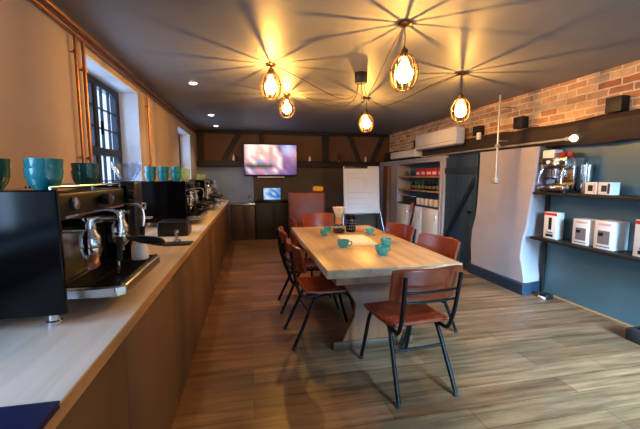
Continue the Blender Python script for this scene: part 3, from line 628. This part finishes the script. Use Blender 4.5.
# stool by the shelves
t = thing('bar_stool', 'tall stool with small leather back standing by the white cupboard', 'stool', (2.36, 5.02, 0), math.radians(66))
MB().lathe([(.001, .54), (.13, .54), (.145, .55), (.145, .575), (.13, .585), (.001, .588)], seg=24).build('seat', 'leather', t)
def bk(u, v):
    a = (u - .5) * 2; return (a * .14, -.15 + .04 * a * a - .03 * v, .80 + .165 * v)
MB().sheet(bk, 10, 5, .02).build('backrest', 'leather', t, bevel=.006)
for sx in (-1, 1):
    MB().tube(crv([(sx * .11, -.17, .985), (sx * .112, -.145, .80), (sx * .10, -.10, .545)]), .009).build('upright', 'blacksteel', t)
    for sy in (-1, 1): MB().tube([(sx * .09, sy * .09, .54), (sx * .17, sy * .17, 0)], .011).build('leg', 'blacksteel', t)
MB().tube([(.192 * math.cos(2 * PI * k / 24), .192 * math.sin(2 * PI * k / 24), .20) for k in range(24)], .007, closed=True).build('foot_ring', 'blacksteel', t)

# ---------------------------------------------------------------- shelf recess on the right
t = thing('shelf_unit', 'built-in shelves above white cupboard doors, left of the navy door', 'shelf unit', (XP, 6.10, 0))
fr = MB(); fr.box(-.012, .299, -.878, -.83, .10, 1.668); fr.box(-.012, .299, .83, .878, .10, 1.668); fr.box(-.012, .299, -.83, .83, 1.63, 1.668); fr.build('frame', 'lilac', t, bevel=.008)
box(.285, .2995, -.83, .83, .80, 1.63).build('back_panel', 'teal_wall', t)
for z in (1.36, 1.10, .82): box(.0, .285, -.83, .83, z, z + .025).build('shelf', 'navy' if z < 1 else 'ply', t)
box(.01, .285, -.83, .83, .10, .82).build('cupboard', 'white', t)
for k in range(3):
    a = -.83 + k * .5533; d = box(-.010, .01, a + .003, a + .55, .11, .81, bev=.003).build('cupboard_door', 'white', t); box(-.028, -.010, a + .05, a + .062, .60, .70, bev=.002).build('handle', 'chrome', d)
box(-.005, .29, -.878, .878, 0, .10).build('plinth', 'navy', t)
rs = random.Random(11); X0 = XP + .05
def shelf_item(kind, y, z, lab, grp):
    if kind == 'pack':
        t = thing('coffee_pack', lab, 'pack', (X0 + .06, y, z), rs.uniform(-.15, .15), grp)
        box(-.05, .05, -.085, .085, 0, .14, bev=.008).build('carton', 'red', t); box(-.052, -.050, -.06, .06, .03, .08).build('print', 'white', t)
    elif kind == 'bottle':
        t = thing('bottle', lab, 'bottle', (X0 + .06, y, z), 0, grp)
        MB().lathe([(.001, 0), (.032, 0), (.034, .01), (.034, .10), (.014, .14), (.013, .18), (.001, .18)], seg=14).build('body', 'green_gl' if rs.random() < .4 else 'blackgloss', t); MB().lathe([(.001, .18), (.015, .18), (.015, .195), (.001, .195)], seg=12).build('cap', 'black', t)
        MB().lathe([(.0345, .03), (.0348, .03), (.0348, .08), (.0345, .08)], seg=14).build('paper_label', 'grey', t)
    elif kind == 'jar':
        t = thing('jar', lab, 'jar', (X0 + .06, y, z), 0, grp)
        MB().lathe([(.001, 0), (.045, 0), (.047, .01), (.047, .115), (.04, .125), (.001, .125)], seg=16).build('body', 'white', t); MB().lathe([(.001, .125), (.044, .125), (.044, .145), (.001, .147)], seg=16).build('lid', 'black', t)
    elif kind == 'tin':
        t = thing('tin', lab, 'tin', (X0 + .06, y, z), 0, grp)
        MB().lathe([(.001, 0), (.05, 0), (.05, .13), (.001, .13)], seg=16).build('body', 'black', t); MB().lathe([(.001, .13), (.052, .13), (.052, .148), (.001, .15)], seg=16).build('lid', 'steel', t)
    elif kind == 'glass':
        t = thing('glass', lab, 'glass', (X0 + .06, y, z), 0, grp); MB().lathe([(.001, 0), (.028, 0), (.036, .12), (.034, .12), (.026, .006), (.001, .005)], seg=16).build('tumbler', 'clear', t)
seq = ['first', 'second', 'third', 'fourth', 'fifth', 'sixth', 'seventh', 'eighth', 'ninth', 'tenth']
for k in range(5): shelf_item('pack', 5.36 + k * .20, 1.386, 'red coffee pack on the top recess shelf, %s from the navy door' % seq[k], 'red packs on the top recess shelf')
for k in range(4): shelf_item('glass', 6.42 + k * .12, 1.386, 'clear glass on the top recess shelf, %s from the red packs' % seq[k], 'glasses on the top recess shelf')
for k in range(9): shelf_item('bottle', 5.36 + k * .135, 1.126, 'dark bottle on the middle recess shelf, %s from the navy door' % seq[k], 'bottles on the middle recess shelf')
for k in range(6): shelf_item('jar', 5.38 + k * .16, .846, 'white jar on the lowest recess shelf, %s from the navy door' % seq[k], 'white jars on the lowest recess shelf')
for k in range(4): shelf_item('tin', 6.36 + k * .14, .846, 'black tin on the lowest recess shelf, %s from the white jars' % seq[k], 'black tins on the lowest recess shelf')
tag(box(-.04, .04, -.13, .13, 0, 1.62, bev=.012).build('timber_post', 'post', loc=(XP - .05, 7.42, 0)), 'upright brown timber post against the far right wall beside the flipchart', 'post')

# air conditioner and trunking
t = thing('air_conditioner', 'white wall air conditioner on the oak beam above the recess', 'air conditioner', (3.27, 5.50, 1.86))
box(-.17, 0, -.66, .66, .02, .28, bev=.025, seg=3).build('casing', 'white_pl', t); box(-.155, -.02, -.64, .64, .0, .02).build('air_outlet', 'grey', t); box(-.1725, -.169, -.62, .62, .07, .075).build('panel_seam', 'grey', t)
tag(box(3.09, 3.262, 6.16, 7.30, 1.76, 1.90, bev=.015).build('pelmet_box', 'white_pl'), 'long low white box on the beam beyond the air conditioner', 'trunking')
# conduit with bulb lamp, socket
CX = 3.245
t = thing('conduit_lamp', 'galvanised conduit along the oak beam ending in a small lit bulb', 'lamp', (0, 0, 0))
MB().tube([(CX, 3.02, 1.762), (CX, 6.15, 1.748)], .0135, 10).build('conduit', 'conduit', t)
MB().lathe([(.001, 0), (.022, 0), (.022, .05), (.001, .05)], (CX, 3.02, 1.762), 14, 'y').build('holder', 'conduit', t)
MB().lathe([(.001, -.075), (.022, -.07), (.037, -.05), (.037, -.03), (.02, -.003), (.001, -.001)], (CX, 3.02, 1.762), 16, 'y').build('bulb', 'spot', t)
t = thing('conduit_socket', 'vertical galvanised conduit from the ceiling down to a socket on the pale pier', 'conduit')
MB().tube([(3.135, 3.95, 2.399), (3.135, 3.95, 1.36)], .0125, 10).build('conduit', 'conduit', t)
for z in (1.83, 2.25): MB().tube([(3.135, 3.95, z), (3.28 if z < 2 else 3.399, 3.95, z)], .008, 8).build('standoff_clip', 'conduit', t)
MB().lathe([(.001, -.026), (.024, -.026), (.024, .026), (.001, .026)], (3.135, 3.95, 1.765), 14, 'y').build('junction_box', 'conduit', t)
box(3.10, 3.15, 3.905, 3.995, 1.29, 1.36, bev=.008).build('socket_box', 'conduit', t)
tag(box(3.235, 3.27, 4.46, 4.53, 1.905, 2.005, bev=.006).build('thermostat', 'white_pl'), 'small white thermostat box on the oak beam beside the air conditioner', 'thermostat')
# black wall lights on the brick
for y, z, lab in [(2.66, 2.035, 'black box wall light on the brick nearest the camera'), (3.82, 2.045, 'black box wall light on the brick beside the vertical conduit'), (4.64, 2.05, 'black box wall light just before the air conditioner'), (6.55, 2.03, 'black box wall light on the brick beyond the air conditioner')]:
    t = thing('wall_light', lab, 'wall light', (XR - .021, y, z), 0, 'black box lights on the brick band')
    box(-.10, -.01, -.075, .075, -.07, .07, bev=.006).build('housing', 'matblack', t); box(-.01, 0, -.05, .05, -.05, .05).build('back_plate', 'blacksteel', t); box(-.085, -.03, -.055, .055, .0701, .072).build('lens', 'grey', t)

# ---------------------------------------------------------------- alcove shelves
for z, lab in ((.665, 'lower black alcove shelf carrying the large white boxes'), (1.175, 'upper black alcove shelf carrying the chrome espresso machine')):
    t = thing('wall_shelf', lab, 'shelf', (0, 0, z), 0, 'black shelves in the teal alcove')
    box(3.15, XR - .001, .8, 3.355, 0, .03, bev=.003).build('board', 'matblack', t)
    for yy in (2.05,): MB().prism([(3.20, 0), (XR - .001, 0), (XR - .001, -.12), (XR - .02, -.12)], 'y', yy - .008, yy + .008).build('bracket', 'blacksteel', t)
tag(box(3.385, XR - .001, 3.375, 3.41, 0.0, 1.66, bev=.004).build('shelf_upright', 'matblack', loc=(0, 0, 0)), 'black upright rail behind the alcove shelves beside the pale pier', 'rail')
S1, S2 = .6955, 1.2055
def carton(name, lab, y0, y1, x0, x1, z, h, kind, grp):
    t = thing(name, lab, 'box', ((x0 + x1) / 2, (y0 + y1) / 2, z), 0, grp); a, b = (x1 - x0) / 2, (y1 - y0) / 2
    box(-a, a, -b, b, 0, h, bev=.002).build('carton', 'white', t); e = -a - .0012
    def pr(nm, m, ya, yb, za, zb, dx=0): box(e - dx, -a - .0001, ya * b, yb * b, za * h, zb * h).build(nm, m, t)
    if kind == 'tall':
        pr('red_band', 'red', -1, 1, .88, .97); pr('portafilter_picture', 'black', -.25, .25, .34, .80); pr('caption_block', 'grey', -.5, .5, .20, .26); pr('product_picture', 'black', -.55, .6, .07, .17)
    elif kind == 'machine':
        pr('caption_block', 'pink', -.7, .6, .84, .92); pr('product_picture', 'grey', -.62, .62, .18, .66); pr('dark_detail', 'black', .05, .55, .46, .58, .0006); pr('base_print', 'grey', -.7, .7, .07, .11)
    else:
        pr('product_picture', 'black' if kind == 'a' else 'navy', -.35, .5, .25, .75); pr('caption_block', 'pink' if kind == 'a' else 'navy', -.8, -.45, .1, .9)
carton('product_box', 'tall narrow white box with red band on the lower alcove shelf, beside the pier', 3.10, 3.26, 3.235, 3.33, S1, .29, 'tall', 'white boxes on the lower alcove shelf')
carton('product_box', 'white box with machine picture on the lower alcove shelf, left of the pair', 2.735, 2.91, 3.24, 3.40, S1, .255, 'machine', 'white boxes on the lower alcove shelf')
carton('product_box', 'white box with machine picture on the lower alcove shelf, right of the pair', 2.50, 2.68, 3.235, 3.41, S1, .265, 'machine', 'white boxes on the lower alcove shelf')
carton('product_box', 'tall white box with red band on the lower alcove shelf, right of the pair', 2.13, 2.325, 3.23, 3.35, S1, .315, 'tall', 'white boxes on the lower alcove shelf')
carton('product_box', 'small white box with dark picture on the upper alcove shelf beside the espresso machine', 2.69, 2.805, 3.23, 3.33, S2, .115, 'a', 'small boxes on the upper alcove shelf')
carton('product_box', 'small white box with blue picture, right one on the upper alcove shelf', 2.555, 2.675, 3.23, 3.33, S2, .115, 'b', 'small boxes on the upper alcove shelf')
# chrome domestic espresso machine, front to the room
t = thing('home_espresso_machine', 'chrome espresso machine on the upper alcove shelf with red cups on top', 'coffee machine', (3.285, 3.155, S2))
box(.0, .125, -.17, .17, .03, .37, bev=.012).build('body', 'chrome', t); box(-.095, .0, -.16, .16, .25, .37, bev=.012).build('front_housing', 'chrome', t); box(-.12, .0, -.165, .165, .02, .075, bev=.008).build('drip_tray', 'chrome', t); box(-.112, -.005, -.15, .15, .075, .080).build('tray_grate', 'blacksteel', t)
MB().lathe([(.001, .175), (.03, .175), (.034, .19), (.034, .23), (.04, .25), (.001, .25)], (-.05, .02, 0), 18).build('group_head', 'chrome', t)
p = MB().lathe([(.001, .14), (.02, .142), (.032, .155), (.033, .175), (.001, .175)], (-.05, .02, 0), 18).build('portafilter', 'chrome', t); MB().tube([(-.08, .02, .162), (-.10, .02, .16), (-.125, .015, .156), (-.18, .01, .15)], [.007, .012, .014, .011], 10).build('handle', 'black', p)
for yy in (-.12, .13):
    MB().lathe([(.001, 0), (.02, 0), (.02, -.025), (.001, -.03)], (-.095, yy, .32), 12, 'x').build('steam_knob', 'black', t); MB().tube(crv([(-.08, yy, .26), (-.11, yy * 1.08, .2), (-.12, yy * 1.15, .10)]), .005).build('steam_wand', 'chrome', t)
for yy in (-.035, .06): MB().lathe([(.001, 0), (.02, 0), (.02, -.008), (.001, -.009)], (-.095, yy, .325), 14, 'x').build('pressure_gauge', 'white_pl', t)
rl = MB()
for z in (.385, .41): rl.tube([(-.085, -.16, z), (.115, -.16, z), (.115, .16, z), (-.085, .16, z)], .004, 6, closed=True)
rl.build('cup_rail', 'chrome', t)
for fx in (-.08, .09):
    for fy in (-.14, .14): MB().lathe([(.001, 0), (.016, 0), (.016, .03), (.001, .03)], (fx, fy, 0), 10).build('foot', 'black', t)
for x, y, lab in [(3.235, 3.085, 'red cup on the chrome espresso machine, left of two'), (3.24, 3.005, 'red cup on the chrome espresso machine, right of two')]: cup_meshes('red', 'espresso_cup', lab, 'cup', .033, .05, (x, y, S2 + .3705), 2.2, 'red cups on the chrome machine')
tag(box(-.055, .055, -.075, .075, 0, .085, bev=.008).build('tray_box', 'white', loc=(3.25, 3.225, S2 + .3705)), 'pale box lying on the left of the chrome espresso machine', 'box')
t = thing('canister', 'dark grey canister with pale lid right of the chrome espresso machine', 'canister', (3.345, 2.90, S2)); MB().lathe([(.001, 0), (.048, 0), (.05, .01), (.05, .27), (.001, .27)], seg=20).build('body', 'steel', t); MB().lathe([(.001, .27), (.054, .27), (.054, .285), (.015, .29), (.012, .31), (.001, .312)], seg=20).build('lid', 'chrome', t)
# things on the floor at right
t = thing('power_adapter', 'small black box with white front on the floor beside the pier', 'adapter', (3.27, 3.20, 0)); box(-.05, .05, -.05, .05, 0, .06, bev=.008).build('casing', 'black', t); box(-.062, -.0505, -.045, .045, .005, .03, bev=.003).build('front', 'white', t, label='white front strip')
t = thing('door_stop', 'low black block on the floor at the right edge of the photo', 'block', (3.19, 2.16, 0)); box(-.09, .12, -.12, .07, 0, .105, bev=.012).build('block', 'rubber', t); box(-.03, .05, -.06, .02, .105, .118, bev=.004).build('grip', 'black', t)

# ---------------------------------------------------------------- ceiling lights
def downlight(x, y, lab):
    t = thing('downlight', lab, 'downlight', (x, y, H), 0, 'recessed downlights along the left of the ceiling')
    MB().lathe([(.040, -.0005), (.05, -.0005), (.052, -.003), (.040, -.004)], seg=24).build('trim_ring', 'white_pl', t); MB().lathe([(.001, -.0005), (.040, -.0005), (.040, -.004), (.034, -.009), (.001, -.010)], seg=24).build('lens', 'led', t)
    d = bpy.data.lights.new('downlight_lamp', 'SPOT'); d.energy = 24; d.color = (1, .70, .36); d.spot_size = 1.9; d.spot_blend = .6; d.shadow_soft_size = .03
    o = bpy.data.objects.new('downlight_lamp', d); C.objects.link(o); o.parent = t; o.location = (0, 0, -.02)
downlight(-.582, 4.138, 'recessed ceiling downlight nearest the camera'); downlight(-.60, 6.15, 'recessed ceiling downlight second from the camera'); downlight(-.634, 7.42, 'recessed ceiling downlight nearest the back wall')
HUB = (1.116, 3.415)
def pendant(x, y, zb, lab, k):
    t = thing('pendant_lamp', lab, 'pendant lamp', (x, y, H), 0, 'caged pendant lamps over the table')
    zb -= H
    MB().lathe([(.001, 0), (.045, 0), (.05, -.006), (.042, -.014), (.010, -.02), (.001, -.022)], seg=20).build('ceiling_plate', 'brass', t)
    zt = zb + .125
    MB().tube(crv([(0, 0, -.018), (.003, 0, zt * .5), (0, 0, zt + .045)]), .0035, 6).build('cable', 'matblack', t)
    MB().lathe([(.001, zt + .05), (.008, zt + .048), (.012, zt + .035), (.024, zt + .025), (.026, zt - .01), (.020, zt - .02), (.001, zt - .02)], seg=18).build('socket', 'brass', t)
    b = MB().lathe([(.001, zb - .068), (.026, zb - .062), (.048, zb - .042), (.059, zb - .010), (.054, zb + .020), (.036, zb + .050), (.020, zb + .075), (.016, zb + .11), (.001, zb + .112)], seg=20); b.build('bulb', 'bulb', t)
    cg = MB(); pr = [(.022, zt), (.052, zb + .105), (.080, zb + .065), (.094, zb + .01), (.090, zb - .04), (.072, zb - .085), (.050, zb - .105)]
    n = 10
    for q in range(n):
        a = 2 * PI * q / n + k; cg.tube(crv([(r * math.cos(a), r * math.sin(a), z) for r, z in pr], 4), .0042, 6)
    for r, z in ((.094, zb + .01), (.050, zb - .105)): cg.tube([(r * math.cos(2 * PI * q / 28), r * math.sin(2 * PI * q / 28), z) for q in range(28)], .0032, 6, closed=True)
    cg.build('cage', 'cagewire', t)
    d = bpy.data.lights.new('pendant_light', 'POINT'); d.energy = PENDANT_W; d.color = WARM; d.shadow_soft_size = .004
    o = bpy.data.objects.new('pendant_light', d); C.objects.link(o); o.parent = t; o.location = (0, 0, zb)
PEND = [(1.05, 2.28, 2.075, 'caged pendant lamp hanging nearest the camera'), (2.10, 3.21, 2.035, 'caged pendant lamp on the right, in front of the brick'), (.217, 3.32, 2.20, 'caged pendant lamp furthest left'), (.485, 4.44, 2.225, 'caged pendant lamp on the left, second and further back'), (1.535, 4.45, 2.075, 'caged pendant lamp at the back, right of the hub')]
for k, (x, y, z, lab) in enumerate(PEND): pendant(x, y, z, lab, k * .37)
t = thing('ceiling_rose', 'black ceiling hub in the middle with cables swagged to the pendants', 'ceiling rose', (HUB[0], HUB[1], H))
MB().lathe([(.001, 0), (.060, 0), (.063, -.004), (.063, -.092), (.057, -.10), (.001, -.10)], seg=24).build('hub', 'matblack', t)
def swag(a, b, sag, mid=None):
    a = Vector(a); b = Vector(b); pts = [a + (b - a) * s ** 1.15 - Vector((0, 0, sag * 4.6 * s ** .6 * (1 - s) ** 1.8)) for s in (0, .04, .1, .2, .32, .5, .7, .88, 1)]
    MB().tube(crv(pts, 4), .003, 6).build('cable', 'brass', t)
for (x, y, z, _), sag in zip(PEND, (.16, .20, .15, .17, .14)):
    dx, dy = x - HUB[0], y - HUB[1]; L = math.hypot(dx, dy)
    swag((dx / L * .03, dy / L * .03, -.098), (dx, dy, -.016), sag)
swag((PEND[2][0] - HUB[0], PEND[2][1] - HUB[1], -.016), (PEND[3][0] - HUB[0], PEND[3][1] - HUB[1], -.016), .05)
